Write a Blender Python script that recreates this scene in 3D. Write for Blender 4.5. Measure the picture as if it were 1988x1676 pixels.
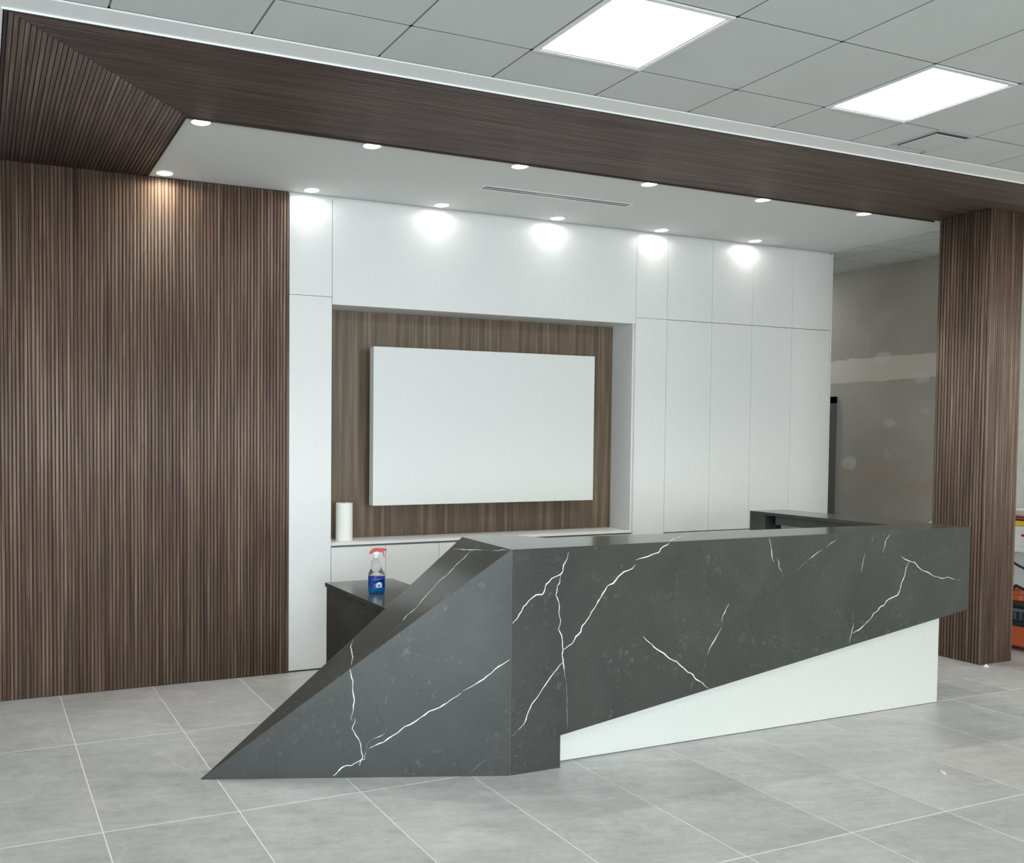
import bpy, bmesh, math, random
from mathutils import Vector, Matrix
random.seed(7)
PI = math.pi
C = bpy.context.scene.collection
for o in list(bpy.data.objects): bpy.data.objects.remove(o)
sc = bpy.context.scene

# ---------------------------------------------------------------- camera
YAW, PITCH, ROLL = .391, -.035, .005
CAMH = 1.7369
FOC, PPX, PPY = 1763.1, 683.8, 909.5
fw = Vector((math.sin(YAW)*math.cos(PITCH), math.cos(YAW)*math.cos(PITCH), math.sin(PITCH)))
rt = Vector((math.cos(YAW), -math.sin(YAW), 0)); up = rt.cross(fw)
rt2 = rt*math.cos(ROLL)+up*math.sin(ROLL); up2 = -rt*math.sin(ROLL)+up*math.cos(ROLL)
cam = bpy.data.cameras.new('camera'); camo = bpy.data.objects.new('camera', cam); C.objects.link(camo)
camo.matrix_world = Matrix(((rt2.x, up2.x, -fw.x, 0), (rt2.y, up2.y, -fw.y, 0), (rt2.z, up2.z, -fw.z, CAMH), (0, 0, 0, 1)))
cam.sensor_fit = 'HORIZONTAL'; cam.sensor_width = 36; cam.lens = FOC/1988*36
cam.shift_x = (994-PPX)/1988; cam.shift_y = (PPY-838)/1988
cam.clip_start = .05; cam.clip_end = 100
sc.camera = camo

# ---------------------------------------------------------------- world, daylight, exposure
w = bpy.data.worlds.new('world'); sc.world = w; w.use_nodes = True
w.node_tree.nodes['Background'].inputs[0].default_value = (.75, .85, 1, 1)
w.node_tree.nodes['Background'].inputs[1].default_value = 1.0
sc.view_settings.view_transform = 'Standard'; sc.view_settings.look = 'None'
sc.view_settings.gamma = 1; sc.view_settings.use_curve_mapping = False
sc.view_settings.exposure = 0.16

PANEL_EMIT = 12.5
DOWN_W = .22
DAY_FRONT = 85.0
DAY_LEFT = 280.0
FRONT_ROW_W = 75.0      # front row downlights, tighter beam on the floor

def area(name, loc, rot, sx, sy, energy, col):
    l = bpy.data.lights.new(name, 'AREA'); l.shape = 'RECTANGLE'; l.size = sx; l.size_y = sy
    l.energy = energy; l.color = col; l.spread = math.radians(140)
    o = bpy.data.objects.new(name, l); o.location = loc; o.rotation_euler = rot; C.objects.link(o)
    return o
area('daylight_front', (4.9, -3.9, 1.6), (PI/2-.32, 0, 0), 4.4, 2.6, DAY_FRONT, (.98, 1, .96))
area('daylight_left', (-.9, -3.9, 1.6), (PI/2-.32, 0, 0), 4.8, 2.6, DAY_LEFT, (.80, .91, 1))

# ---------------------------------------------------------------- materials
def srgb(r, g, b):
    f = lambda c: (c/255/12.92) if c/255 <= .04045 else ((c/255+.055)/1.055)**2.4
    return (f(r), f(g), f(b), 1)
class NT:
    def __init__(s, name):
        s.m = bpy.data.materials.new(name); s.m.use_nodes = True
        s.t = s.m.node_tree; s.b = s.t.nodes['Principled BSDF']
    def n(s, typ, **kw):
        x = s.t.nodes.new(typ)
        for k, v in kw.items(): setattr(x, k, v)
        return x
    def l(s, a, b): s.t.links.new(a, b)
    def setv(s, **kw):
        for k, v in kw.items(): s.b.inputs[k.replace('_', ' ')].default_value = v
    def coords(s, scale, src='Object', rnd=0., rot=(0, 0, 0)):
        tc = s.n('ShaderNodeTexCoord') if src != 'Position' else s.n('ShaderNodeNewGeometry')
        mp = s.n('ShaderNodeMapping'); mp.inputs['Scale'].default_value = scale; mp.inputs['Rotation'].default_value = rot
        s.l(tc.outputs[src], mp.inputs['Vector'])
        if rot != (0, 0, 0):
            mp.inputs['Scale'].default_value = (1, 1, 1)
            m2 = s.n('ShaderNodeMapping'); m2.inputs['Scale'].default_value = scale; s.l(mp.outputs[0], m2.inputs['Vector']); mp = m2
        if rnd:
            oi = s.n('ShaderNodeObjectInfo'); mu = s.n('ShaderNodeMath', operation='MULTIPLY'); mu.inputs[1].default_value = rnd
            s.l(oi.outputs['Random'], mu.inputs[0])
            cb = s.n('ShaderNodeCombineXYZ')
            for i in range(3): s.l(mu.outputs[0], cb.inputs[i])
            s.l(cb.outputs[0], mp.inputs['Location'])
        return mp.outputs[0]
    def noise(s, vec, scale=1., detail=4., rough=.55, dist=0.):
        x = s.n('ShaderNodeTexNoise'); x.inputs['Scale'].default_value = scale; x.inputs['Detail'].default_value = detail
        x.inputs['Roughness'].default_value = rough; x.inputs['Distortion'].default_value = dist
        s.l(vec, x.inputs['Vector']); return x.outputs['Fac']
    def ramp(s, fac, stops, interp='LINEAR'):
        r = s.n('ShaderNodeValToRGB'); r.color_ramp.interpolation = interp
        e = r.color_ramp.elements
        while len(e) < len(stops): e.new(.5)
        for i, (p, c) in enumerate(stops):
            e[i].position = p; e[i].color = c if len(c) == 4 else (*c, 1)
        s.l(fac, r.inputs[0]); return r.outputs[0]
    def mix(s, fac, a, b, mode='MIX'):
        x = s.n('ShaderNodeMix', data_type='RGBA', blend_type=mode)
        for sock, v in ((0, fac), (6, a), (7, b)):
            if isinstance(v, (int, float, tuple)): x.inputs[sock].default_value = v
            else: s.l(v, x.inputs[sock])
        return x.outputs[2]
    def math(s, op, a, b=0., c=None):
        x = s.n('ShaderNodeMath', operation=op)
        for i, v in enumerate((a, b, c)):
            if v is None: continue
            if isinstance(v, (int, float)): x.inputs[i].default_value = v
            else: s.l(v, x.inputs[i])
        return x.outputs[0]
    def bump(s, h, strength=.2, dist=.002):
        x = s.n('ShaderNodeBump'); x.inputs['Strength'].default_value = strength; x.inputs['Distance'].default_value = dist
        s.l(h, x.inputs['Height']); s.l(x.outputs[0], s.b.inputs['Normal'])
    def col(s, c): s.l(c, s.b.inputs['Base Color'])

def plain(name, c, rough=.5, metal=0., spec=.5):
    t = NT(name); t.setv(Base_Color=c, Roughness=rough, Metallic=metal)
    t.b.inputs['Specular IOR Level'].default_value = spec
    v = t.coords((1, 1, 1)); n = t.noise(v, 30, 3)
    t.col(t.mix(.04, c, t.ramp(n, [(.3, (0, 0, 0)), (.7, (1, 1, 1))]), 'OVERLAY'))
    return t.m
def emit(name, c, s):
    t = NT(name); t.setv(Base_Color=(.8, .8, .8, 1)); t.b.inputs['Emission Color'].default_value = c
    t.b.inputs['Emission Strength'].default_value = s; return t.m

def walnut(name, axis, dark, mid, light, rough=.5, rnd=37., lenscale=.35, cross=55.):
    """grain streaks run along axis (0,1,2)"""
    t = NT(name)
    sc1 = [cross]*3; sc1[axis] = lenscale*2.2
    sc2 = [14.]*3; sc2[axis] = lenscale
    n1 = t.noise(t.coords(tuple(sc1), rnd=rnd), 1.6, 5, .62, .4)
    n2 = t.noise(t.coords(tuple(sc2), rnd=rnd*1.7), 1.3, 4, .55, .8)
    f = t.math('ADD', t.math('MULTIPLY', n1, .72), t.math('MULTIPLY', n2, .28))
    if rnd:
        oi = t.n('ShaderNodeObjectInfo')
        f = t.math('ADD', f, t.math('MULTIPLY', t.math('SUBTRACT', oi.outputs['Random'], .5), .05))
    c = t.ramp(f, [(.33, dark), (.50, mid), (.66, light)])
    t.col(c); t.setv(Roughness=rough)
    t.bump(n1, .15, .001)
    return t.m
WD, WM, WL = srgb(62, 48, 41), srgb(107, 86, 73), srgb(158, 132, 112)
m_walnut_z = walnut('walnut_slat_vertical', 2, WD, WM, WL)
CD, CM, CL = srgb(66, 53, 48), srgb(92, 76, 69), srgb(124, 106, 97)  # same walnut, darkened: shade of the canopy underside put into the colour
m_walnut_x = walnut('walnut_slat_along_shaded', 0, CD, CM, CL)
m_walnut_y = walnut('walnut_slat_across_shaded', 1, CD, CM, CL)
m_groove = plain('dark_groove', srgb(58, 43, 38), .8)
m_board = walnut('walnut_board', 2, srgb(70, 58, 46), srgb(102, 87, 70), srgb(134, 114, 94), .4, 0, .3, 28.)
m_white = plain('white_lacquer', (.76, .77, .755, 1), .35)
m_white_in = plain('white_laminate', (.80, .80, .79, 1), .3)
m_paintw = plain('white_wall_paint', (.78, .785, .77, 1), .65)
m_soffit = plain('ceiling_paint', (.70, .71, .69, 1), .8)
m_gap = plain('shadow_gap', (.06, .065, .06, 1), .8)
m_gapl = plain('pale_joint', (.22, .23, .22, 1), .8)
m_tbar = plain('grid_bar', (.50, .51, .50, 1), .6)
m_grid_dark = plain('grid_shadow', (.17, .175, .18, 1), .8)
m_darkmetal = plain('dark_metal', srgb(96, 92, 90), .45)
m_black = plain('black_plastic', (.02, .02, .022, 1), .4)
m_greyp = plain('grey_plastic', srgb(90, 98, 104), .45)
m_orange = plain('orange_plastic', srgb(196, 92, 48), .4)
m_red = plain('red_paint', srgb(150, 25, 25), .35)
m_yellow = plain('yellow_card', srgb(225, 185, 60), .5)
m_chrome = plain('satin_metal', (.6, .6, .6, 1), .3, 1.)
m_panel = emit('led_diffuser', (.965, 1, .955, 1), PANEL_EMIT)
m_led = emit('downlight_lens', (1, .985, .93, 1), 9.)
m_screen = plain('white_panel', (.75, .77, .75, 1), .45)
m_spk = NT('speckled_white'); v = m_spk.coords((1, 1, 1)); n = m_spk.noise(v, 420, 2)
m_spk.col(m_spk.mix(m_spk.ramp(n, [(.42, (0, 0, 0)), (.60, (1, 1, 1))]), (.66, .68, .64, 1), (.80, .81, .77, 1))); m_spk.setv(Roughness=.35)
m_spk = m_spk.m

def ceiling_tile():
    t = NT('ceiling_tile_board'); v = t.coords((1, 1, 1), rnd=11)
    n = t.noise(v, 260, 3, .7); n2 = t.noise(v, 2.2, 3)
    c = t.mix(t.ramp(n, [(.35, (0, 0, 0)), (.65, (1, 1, 1))]), (.56, .575, .555, 1), (.61, .625, .605, 1))
    c = t.mix(.08, c, t.ramp(n2, [(.3, (.3, .3, .3)), (.7, (.8, .8, .8))]), 'OVERLAY')
    t.col(c); t.setv(Roughness=.9); t.bump(n, .12, .001); return t.m
m_tile = ceiling_tile()

def floor_tile():
    t = NT('grey_porcelain'); R = 23.
    rot = (0, 0, math.radians(14))
    cloud = t.noise(t.coords((1.4, 1.4, 1), rnd=R), 1.0, 6, .62, .5)
    streak = t.noise(t.coords((2.6, 11, 1), rnd=R, rot=rot), 1.0, 6, .66, .35)
    fine = t.noise(t.coords((9, 50, 1), rnd=R, rot=rot), 1.0, 5, .7, .2)
    mott = t.noise(t.coords((1, 1, 1), rnd=R), 17., 7, .72, .6)
    f = t.math('ADD', t.math('ADD', t.math('MULTIPLY', cloud, .32), t.math('MULTIPLY', streak, .26)), t.math('ADD', t.math('MULTIPLY', fine, .16), t.math('MULTIPLY', mott, .26)))
    c = t.ramp(f, [(.385, (.335, .335, .330)), (.50, (.450, .448, .440)), (.615, (.565, .561, .548))])
    vn = t.noise(t.coords((.55, 1.5, 1), rnd=R*1.3, rot=(0, 0, math.radians(62))), .85, 7, .55, .8)
    ridge = t.math('ABSOLUTE', t.math('SUBTRACT', vn, .47))
    vein = t.ramp(ridge, [(0, (1, 1, 1)), (.010, (0, 0, 0))])
    vm = t.ramp(t.noise(t.coords((1.3, 1.3, 1), rnd=R*2), 1.2, 2), [(.48, (0, 0, 0)), (.62, (1, 1, 1))])
    k = t.math('MULTIPLY', t.math('MULTIPLY', vein, vm), .55)
    c = t.mix(k, c, (.58, .56, .52, 1))
    warm = t.noise(t.coords((1, 1, 1), 'Position'), .45, 2)
    c = t.mix(t.ramp(warm, [(.42, (0, 0, 0)), (.62, (.5, .5, .5))]), c, t.mix(1., c, (1.04, .985, .95, 1), 'MULTIPLY'))
    t.col(c); t.setv(Roughness=.36)
    t.b.inputs['Specular IOR Level'].default_value = .4
    t.bump(fine, .05, .001); return t.m
m_floor = floor_tile()
m_grout = plain('pale_grout', srgb(232, 226, 217), .8)

def stone(name):
    t = NT(name)
    v = t.coords((1, 1, 1), 'Position')
    a = t.noise(v, 2.2, 6, .6, .6); b = t.noise(v, 26, 6, .75, .3); s = t.noise(v, 190, 2, .6)
    c = t.ramp(a, [(.3, (.044, .048, .044)), (.5, (.053, .057, .052)), (.72, (.064, .068, .062))])
    cl = t.math('MULTIPLY', t.ramp(b, [(.56, (0, 0, 0)), (.74, (1, 1, 1))]), t.ramp(t.noise(v, 3.1, 3), [(.48, (0, 0, 0)), (.64, (1, 1, 1))]))
    c = t.mix(t.math('MULTIPLY', cl, .40), c, (.26, .27, .26, 1))
    c = t.mix(.16, c, t.ramp(s, [(.3, (0, 0, 0)), (.7, (1, 1, 1))]), 'OVERLAY')
    t.col(c); t.setv(Roughness=.17); t.b.inputs['Specular IOR Level'].default_value = .5
    return t.m
m_stone = stone('dark_quartz')
m_vein = plain('white_vein', (.80, .80, .77, 1), .2)
m_vein2 = plain('faint_vein', (.26, .265, .26, 1), .2)

def drywall():
    t = NT('unpainted_drywall'); g = t.n('ShaderNodeNewGeometry'); s = t.n('ShaderNodeSeparateXYZ'); t.l(g.outputs['Position'], s.inputs[0])
    p = t.coords((1, 1, 1), 'Position')
    n = t.noise(p, 1.3, 4); nf = t.noise(p, 9, 5, .7); ne = t.noise(p, 5, 3)
    base = t.ramp(n, [(.3, srgb(156, 152, 143)), (.7, srgb(176, 172, 162))])
    zz = t.math('ADD', s.outputs['Z'], t.math('MULTIPLY', t.math('SUBTRACT', ne, .5), .06))
    band = t.math('MULTIPLY', t.math('GREATER_THAN', zz, 2.335), t.math('LESS_THAN', zz, 2.575))
    c = t.mix(t.math('MULTIPLY', band, .85), base, srgb(204, 196, 186))
    # smears of joint compound over the screw heads
    mp = t.n('ShaderNodeMapping'); t.l(g.outputs['Position'], mp.inputs['Vector']); mp.inputs['Scale'].default_value = (0, 2.0, 2.7); mp.inputs['Location'].default_value = (0, .3, .1)
    vo = t.n('ShaderNodeTexVoronoi'); vo.inputs['Scale'].default_value = 1.; vo.inputs['Randomness'].default_value = .55; t.l(mp.outputs[0], vo.inputs['Vector'])
    d = t.math('ADD', vo.outputs['Distance'], t.math('MULTIPLY', t.math('SUBTRACT', nf, .5), .22))
    spot = t.ramp(d, [(.15, (1, 1, 1)), (.21, (0, 0, 0))])
    c = t.mix(t.math('MULTIPLY', spot, .5), c, srgb(208, 205, 197))
    # scuffed brown paper low down
    m2 = t.math('MULTIPLY', t.math('LESS_THAN', t.math('ABSOLUTE', t.math('SUBTRACT', zz, 1.32)), .19), t.ramp(t.noise(t.coords((1, 1.6, 4), 'Position'), 1.4, 3), [(.48, (0, 0, 0)), (.6, (1, 1, 1))]))
    c = t.mix(t.math('MULTIPLY', m2, .6), c, srgb(172, 150, 134))
    # primed white beyond the column
    edge = t.math('ADD', s.outputs['Y'], t.math('MULTIPLY', t.math('SUBTRACT', ne, .5), .12))
    c = t.mix(t.math('LESS_THAN', edge, 5.62), c, t.ramp(nf, [(.3, srgb(206, 204, 194)), (.7, srgb(226, 226, 216))]))
    t.col(c); t.setv(Roughness=.85); return t.m
m_dry = drywall()

def clear():
    t = NT('clear_plastic'); t.setv(Base_Color=(.97, .985, .99, 1), Roughness=.04, IOR=1.2)
    t.b.inputs['Transmission Weight'].default_value = 1.; return t.m
m_clear = clear()
def liquid():
    t = NT('blue_liquid'); v = t.n('ShaderNodeTexCoord'); s = t.n('ShaderNodeSeparateXYZ'); t.l(v.outputs['Object'], s.inputs[0])
    t.col(t.ramp(t.math('MULTIPLY', s.outputs['Z'], 5.), [(.0, srgb(0, 120, 185)), (.16, srgb(0, 105, 180)), (.24, srgb(0, 60, 160)), (.8, srgb(0, 45, 135))]))
    t.setv(Roughness=.08); t.b.inputs['Emission Strength'].default_value = 0; return t.m
m_liquid = liquid()
m_spray = plain('red_plastic', srgb(190, 12, 18), .35)
m_paper = plain('paper_towel', (.85, .85, .80, 1), .9)
m_label = NT('printed_label'); tc = m_label.n('ShaderNodeTexCoord'); ms = m_label.n('ShaderNodeSeparateXYZ'); m_label.l(tc.outputs['Object'], ms.inputs[0])
m_label.setv(Base_Color=(.8, .85, .9, 1), Roughness=.4); m_label = m_label.m

# ---------------------------------------------------------------- mesh helpers
def mesh_from(bm, name, mats):
    bmesh.ops.recalc_face_normals(bm, faces=bm.faces[:])
    me = bpy.data.meshes.new(name); bm.to_mesh(me); bm.free()
    for m in (mats if isinstance(mats, (list, tuple)) else [mats]): me.materials.append(m)
    return me
def obj(name, bm, mat, parent=None, loc=None, smooth=False):
    me = bm if isinstance(bm, bpy.types.Mesh) else mesh_from(bm, name, mat)
    if smooth:
        for p in me.polygons: p.use_smooth = True
    o = bpy.data.objects.new(name, me); C.objects.link(o)
    if loc is not None: o.location = loc
    if parent is not None: o.parent = parent
    return o
def tag(o, label=None, cat=None, group=None, kind=None):
    if label: o['label'] = label
    if cat: o['category'] = cat
    if group: o['group'] = group
    if kind: o['kind'] = kind
    return o
def thing(name, label, cat, loc=(0, 0, 0), group=None, kind=None):
    o = bpy.data.objects.new(name, None); o.empty_display_size = .1; C.objects.link(o); o.location = loc
    return tag(o, label, cat, group, kind)
def abox(bm, x0, x1, y0, y1, z0, z1, bev=0.):
    vs = [bm.verts.new((x, y, z)) for x in (x0, x1) for y in (y0, y1) for z in (z0, z1)]
    fs = [bm.faces.new([vs[i] for i in q]) for q in ((0, 1, 3, 2), (4, 6, 7, 5), (0, 4, 5, 1), (2, 3, 7, 6), (0, 2, 6, 4), (1, 5, 7, 3))]
    if bev:
        es = list({e for f in fs for e in f.edges})
        bmesh.ops.bevel(bm, geom=es, offset=bev, segments=2, affect='EDGES', profile=.5)
    return bm
def box(*a, bev=0.): return abox(bmesh.new(), *a, bev=bev)
def part(name, parent, mat, x0, x1, y0, y1, z0, z1, bev=0., label=None):
    """box part given in world coordinates; its parent chain sits at a known world location"""
    off = Vector((0, 0, 0)); p = parent
    while p is not None: off += p.location; p = p.parent
    cx, cy, cz = (x0+x1)/2, (y0+y1)/2, (z0+z1)/2
    o = obj(name, box(x0-cx, x1-cx, y0-cy, y1-cy, z0-cz, z1-cz, bev=bev), mat, parent, Vector((cx, cy, cz))-off)
    if label: o['label'] = label
    return o
def hull(pts, n=None):
    bm = bmesh.new(); vs = [bm.verts.new(p) for p in pts]
    bmesh.ops.convex_hull(bm, input=vs); return bm
def extrude_poly(pts, vec):
    """polygon (3D points) extruded by vec"""
    bm = bmesh.new(); a = [bm.verts.new(p) for p in pts]; b = [bm.verts.new(Vector(p)+Vector(vec)) for p in pts]
    n = len(pts); bm.faces.new(a); bm.faces.new(b[::-1])
    for i in range(n): bm.faces.new((a[i], b[i], b[(i+1) % n], a[(i+1) % n]))
    return bm
def revolve(bm, prof, cx=0, cy=0, n=24, sx=1., sy=1., shift=None):
    rings = []
    for r, z in prof:
        ox = shift(z) if shift else 0.
        rings.append([bm.verts.new((cx+ox+r*sx*math.cos(2*PI*k/n), cy+r*sy*math.sin(2*PI*k/n), z)) for k in range(n)])
    for a, b in zip(rings, rings[1:]):
        for k in range(n): bm.faces.new((a[k], a[(k+1) % n], b[(k+1) % n], b[k]))
    bm.faces.new(rings[0][::-1]); bm.faces.new(rings[-1]); return bm
def tube(bm, pts, r, n=8):
    pts = [Vector(p) for p in pts]; rings = []
    for i, p in enumerate(pts):
        d = (pts[min(i+1, len(pts)-1)]-pts[max(i-1, 0)]).normalized()
        a = d.cross(Vector((0, 0, 1)))
        if a.length < 1e-3: a = d.cross(Vector((1, 0, 0)))
        a.normalize(); b = d.cross(a)
        rings.append([bm.verts.new(p+a*r*math.cos(2*PI*k/n)+b*r*math.sin(2*PI*k/n)) for k in range(n)])
    for a, b in zip(rings, rings[1:]):
        for k in range(n): bm.faces.new((a[k], a[(k+1) % n], b[(k+1) % n], b[k]))
    bm.faces.new(rings[0][::-1]); bm.faces.new(rings[-1]); return bm

# slat: rounded rib. u = direction across, w = outward direction, along = length direction
PITCH_S, RIBW, RIBH = .0240, .0200, .0085
PROF = [(-.5, 0), (-.5, .45), (-.40, .80), (-.18, 1.), (.18, 1.), (.40, .80), (.5, .45), (.5, 0)]
def add_slat(bm, base, u, wv, along, L0a, L1a, cut0=0., cut1=0.):
    """rib running from L0a to L1a along 'along'; cut0: extra start per unit of across (mitre)"""
    base, u, wv, along = map(Vector, (base, u, wv, along)); A = []; B = []
    for pu, pw in PROF:
        q = base+u*(pu*RIBW)+wv*(pw*RIBH)
        A.append(bm.verts.new(q+along*(L0a+cut0*pu*RIBW))); B.append(bm.verts.new(q+along*(L1a+cut1*pu*RIBW)))
    n = len(PROF)
    for i in range(n): bm.faces.new((A[i], A[(i+1) % n], B[(i+1) % n], B[i]))
    bm.faces.new(A[::-1]); bm.faces.new(B); return bm
def smooth_sides(me):
    for p in me.polygons: p.use_smooth = len(p.vertices) == 4
    return me

# ================================================================= ROOM
XL, XR, YF, YB, H = -3.5, 8.515, -4.0, 9.2, 3.5
YW = 6.29                     # face of the back wall joinery
SF, SI, BX, LX = 4.06, 5.04, 1.078, .11   # slatted canopy: front, inner edge, inner left edge, left edge

# ---- floor: bed of grout with proud porcelain tiles
fl = obj('floor', box(XL, XR, YF, YB, -.08, -.0009), m_grout)
tag(fl, 'grey porcelain tiled floor with pale grout joints', 'floor', kind='structure')
GX, GY, TX, TY, J = .492, 2.808, .6125, 1.222, .0055
tile_me = mesh_from(box(-TX/2+J/2, TX/2-J/2, -TY/2+J/2, TY/2-J/2, -.0085, 0, bev=.0008), 'floor_tile', m_floor)
nfar = bmesh.new()
i0, i1 = math.floor((XL-GX)/TX), math.ceil((XR-GX)/TX)
j0, j1 = math.floor((YF-GY)/TY), math.ceil((YB-GY)/TY)
for j in range(j0, j1):
    for i in range(i0, i1):
        x, y = GX+(i+.5)*TX, GY+(j+.5)*TY
        xa, xb, ya, yb = max(x-TX/2+J/2, XL), min(x+TX/2-J/2, XR), max(y-TY/2+J/2, YF), min(y+TY/2-J/2, YB)
        if xb-xa < .02 or yb-ya < .02: continue
        vis = i >= -3 and 1.4 < y < 8.6
        full = (xb-xa) > TX-J-.001 and (yb-ya) > TY-J-.001
        if vis and full: obj('tile', tile_me, None, fl, (x, y, 0))
        elif vis: obj('tile', box(xa-x, xb-x, ya-y, yb-y, -.0085, 0), m_floor, fl, (x, y, 0))
        else: abox(nfar, xa, xb, ya, yb, -.0085, 0)
tag(obj('tile_field', nfar, m_floor, fl), kind='stuff')

# ---- ceiling: slab, suspended tiles, grid bars, plain painted soffit
ce = obj('ceiling', box(XL, XR, YF, YB, 3.54, 3.60), m_grid_dark)
tag(ce, 'suspended ceiling of flat pale tiles around a painted soffit', 'ceiling', kind='structure')
obj('soffit', box(BX-.01, 7.515, SI-.01, 6.97, 3.500, 3.535), m_soffit, ce)
CT = .61; CX, CYR = 1.125, 3.572
lights_at = [(2, 0), (5, 0), (8, 0), (11, 0), (-1, 0), (2, 5), (5, 5), (8, 5), (-1, 5), (2, 9), (5, 9), (8, 9), (-1, 9)]  # panels beyond the visible pair are unseen, added to light the room
lights_at = set(lights_at)
grid = bmesh.new(); gd = bmesh.new()
def ctile(x0, x1, y0, y1):
    if x1-x0 < .03 or y1-y0 < .03: return
    xm, ym = (x0+x1)/2, (y0+y1)/2; g = .0045
    obj('tile', box(x0+g-xm, x1-g-xm, y0+g-ym, y1-g-ym, 0, .018, bev=.0012), m_tile, ce, (xm, ym, 3.5))
YT = 3.915
VENT = (6, -1)     # cell with the small diffuser
cellmin = -8
for j in range(-1, 13):                       # j=-1: cut row beside the white trim, j=0.. toward the camera
    y1 = YT if j == -1 else CYR-j*CT
    y0 = CYR if j == -1 else CYR-(j+1)*CT
    for i in range(-8, 13):
        x0, x1 = max(CX+i*CT, XL), min(CX+(i+1)*CT, XR)
        if x1 <= x0: continue
        if (i, j) in lights_at: continue
        if j > 5:    # far behind the camera
            continue
        if (i, j) == VENT:
            ctile(x0, 5.075, y0, y1); ctile(5.39, x1, y0, y1); ctile(5.075, 5.39, 3.866, y1); continue
        ctile(x0, x1, y0, y1)
farc = bmesh.new(); abox(farc, XL, XR, YF, CYR-6*CT, 3.500, 3.52)
lighting_cells = sorted(lights_at)
tag(obj('tile_field', farc, m_tile, ce), kind='stuff')
for i in range(-7, 13):
    x = CX+i*CT; abox(grid, x-.011, x+.011, CYR-6*CT, YT, 3.5010, 3.532)
for j in range(0, 7):
    y = CYR-j*CT; abox(grid, XL, XR, y-.011, y+.011, 3.5010, 3.532)
abox(grid, XL, XR, YT-.02, YT+.002, 3.5010, 3.532)
# ceiling to the right of the soffit
for (x0, x1) in ((7.53, 7.80), (7.80, 8.41), (8.41, XR)):
    ys = [3.915, 4.72, 5.33, 5.94, 6.50, 7.11, 7.72, 8.33, YB] if True else []
    for y0, y1 in zip(ys, ys[1:]):
        if y1 <= SI and True:
            continue
        ctile(x0, x1, max(y0, SI+.0), y1)
for y in (5.33, 5.94, 6.50, 7.11, 7.72, 8.33): abox(grid, 7.53, XR, y-.011, y+.011, 3.5010, 3.532)
for x in (7.80, 8.41): abox(grid, x-.011, x+.011, SI, YB, 3.5010, 3.532)
for i in range(-8, -1):
    x0, x1 = max(CX+i*CT, XL), min(CX+(i+1)*CT, -.036)
    for y0, y1 in ((YT, 4.525), (4.525, 5.135), (5.135, 5.745), (5.745, YW-.013)): ctile(x0, x1, y0, y1)
    abox(grid, x0-.011, x0+.011, YT, YW-.013, 3.5010, 3.532)
for y in (4.525, 5.135, 5.745): abox(grid, XL, -.036, y-.011, y+.011, 3.5010, 3.532)
tag(obj('ceiling_grid', grid, m_grid_dark, ce), kind='stuff')

# ---- trims around the canopy
t1 = obj('trim_1', bmesh.new(), m_white)
bm = bmesh.new(); abox(bm, -.035, XR, YT+.004, SF, 3.494, 3.535); abox(bm, -.035, LX, SF, YW, 3.494, 3.535)
abox(bm, LX-.006, XR, SF-.004, SF, 3.486, 3.494); abox(bm, LX-.006, LX, SF, YW, 3.486, 3.494)
me = mesh_from(bm, 'trim_1', plain('trim_paint', (.86, .87, .85, 1), .6)); t1.data = me
tag(t1, 'white painted band between the ceiling tiles and the slatted canopy', 'trim', kind='structure')
t2 = obj('trim_2', bmesh.new(), m_groove)
bm = bmesh.new(); abox(bm, LX, XR, SF, SI, 3.500, 3.535); abox(bm, LX, BX, SI, YW, 3.500, 3.535)
t2.data = mesh_from(bm, 'trim_2', m_groove)
tag(t2, 'shade-toned walnut slatted canopy border under the ceiling, mitred at the left corner', 'canopy', kind='structure')
edge = bmesh.new()
abox(edge, LX+.006, XR, SF+.006, SF+.018, 3.488, 3.5); abox(edge, LX+.006, LX+.018, SF+.018, YW-.01, 3.488, 3.5)
obj('edge_strip', edge, m_groove, t2)
edge = bmesh.new(); abox(edge, BX-.008, 7.13, SI-.008, SI, 3.484, 3.5); abox(edge, BX-.008, BX, SI, YW-.01, 3.484, 3.5)
obj('inner_edge_strip', edge, m_groove, t2)
wid = SI-SF-.035; NB = int(wid/PITCH_S); p = wid/NB
runs = bmesh.new()
for k in range(NB):
    o = .022+(k+.5)*p
    add_slat(runs, (0, SF+o, 3.500), (0, 1, 0), (0, 0, -1), (1, 0, 0), LX+o+.0015, XR-.01, cut0=1.)
tag(obj('long_slats', smooth_sides(mesh_from(runs, 'long_slats', m_walnut_x)), None, t2), kind='stuff')
for k in range(NB):
    o = .022+(k+.5)*p; L = YW-.012-(SF+o)
    bm = add_slat(bmesh.new(), (0, 0, 0), (1, 0, 0), (0, 0, -1), (0, 1, 0), .0015, L, cut0=1.)
    obj('slat', smooth_sides(mesh_from(bm, 'slat', m_walnut_y)), None, t2, (LX+o, SF+o, 3.500))

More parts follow.
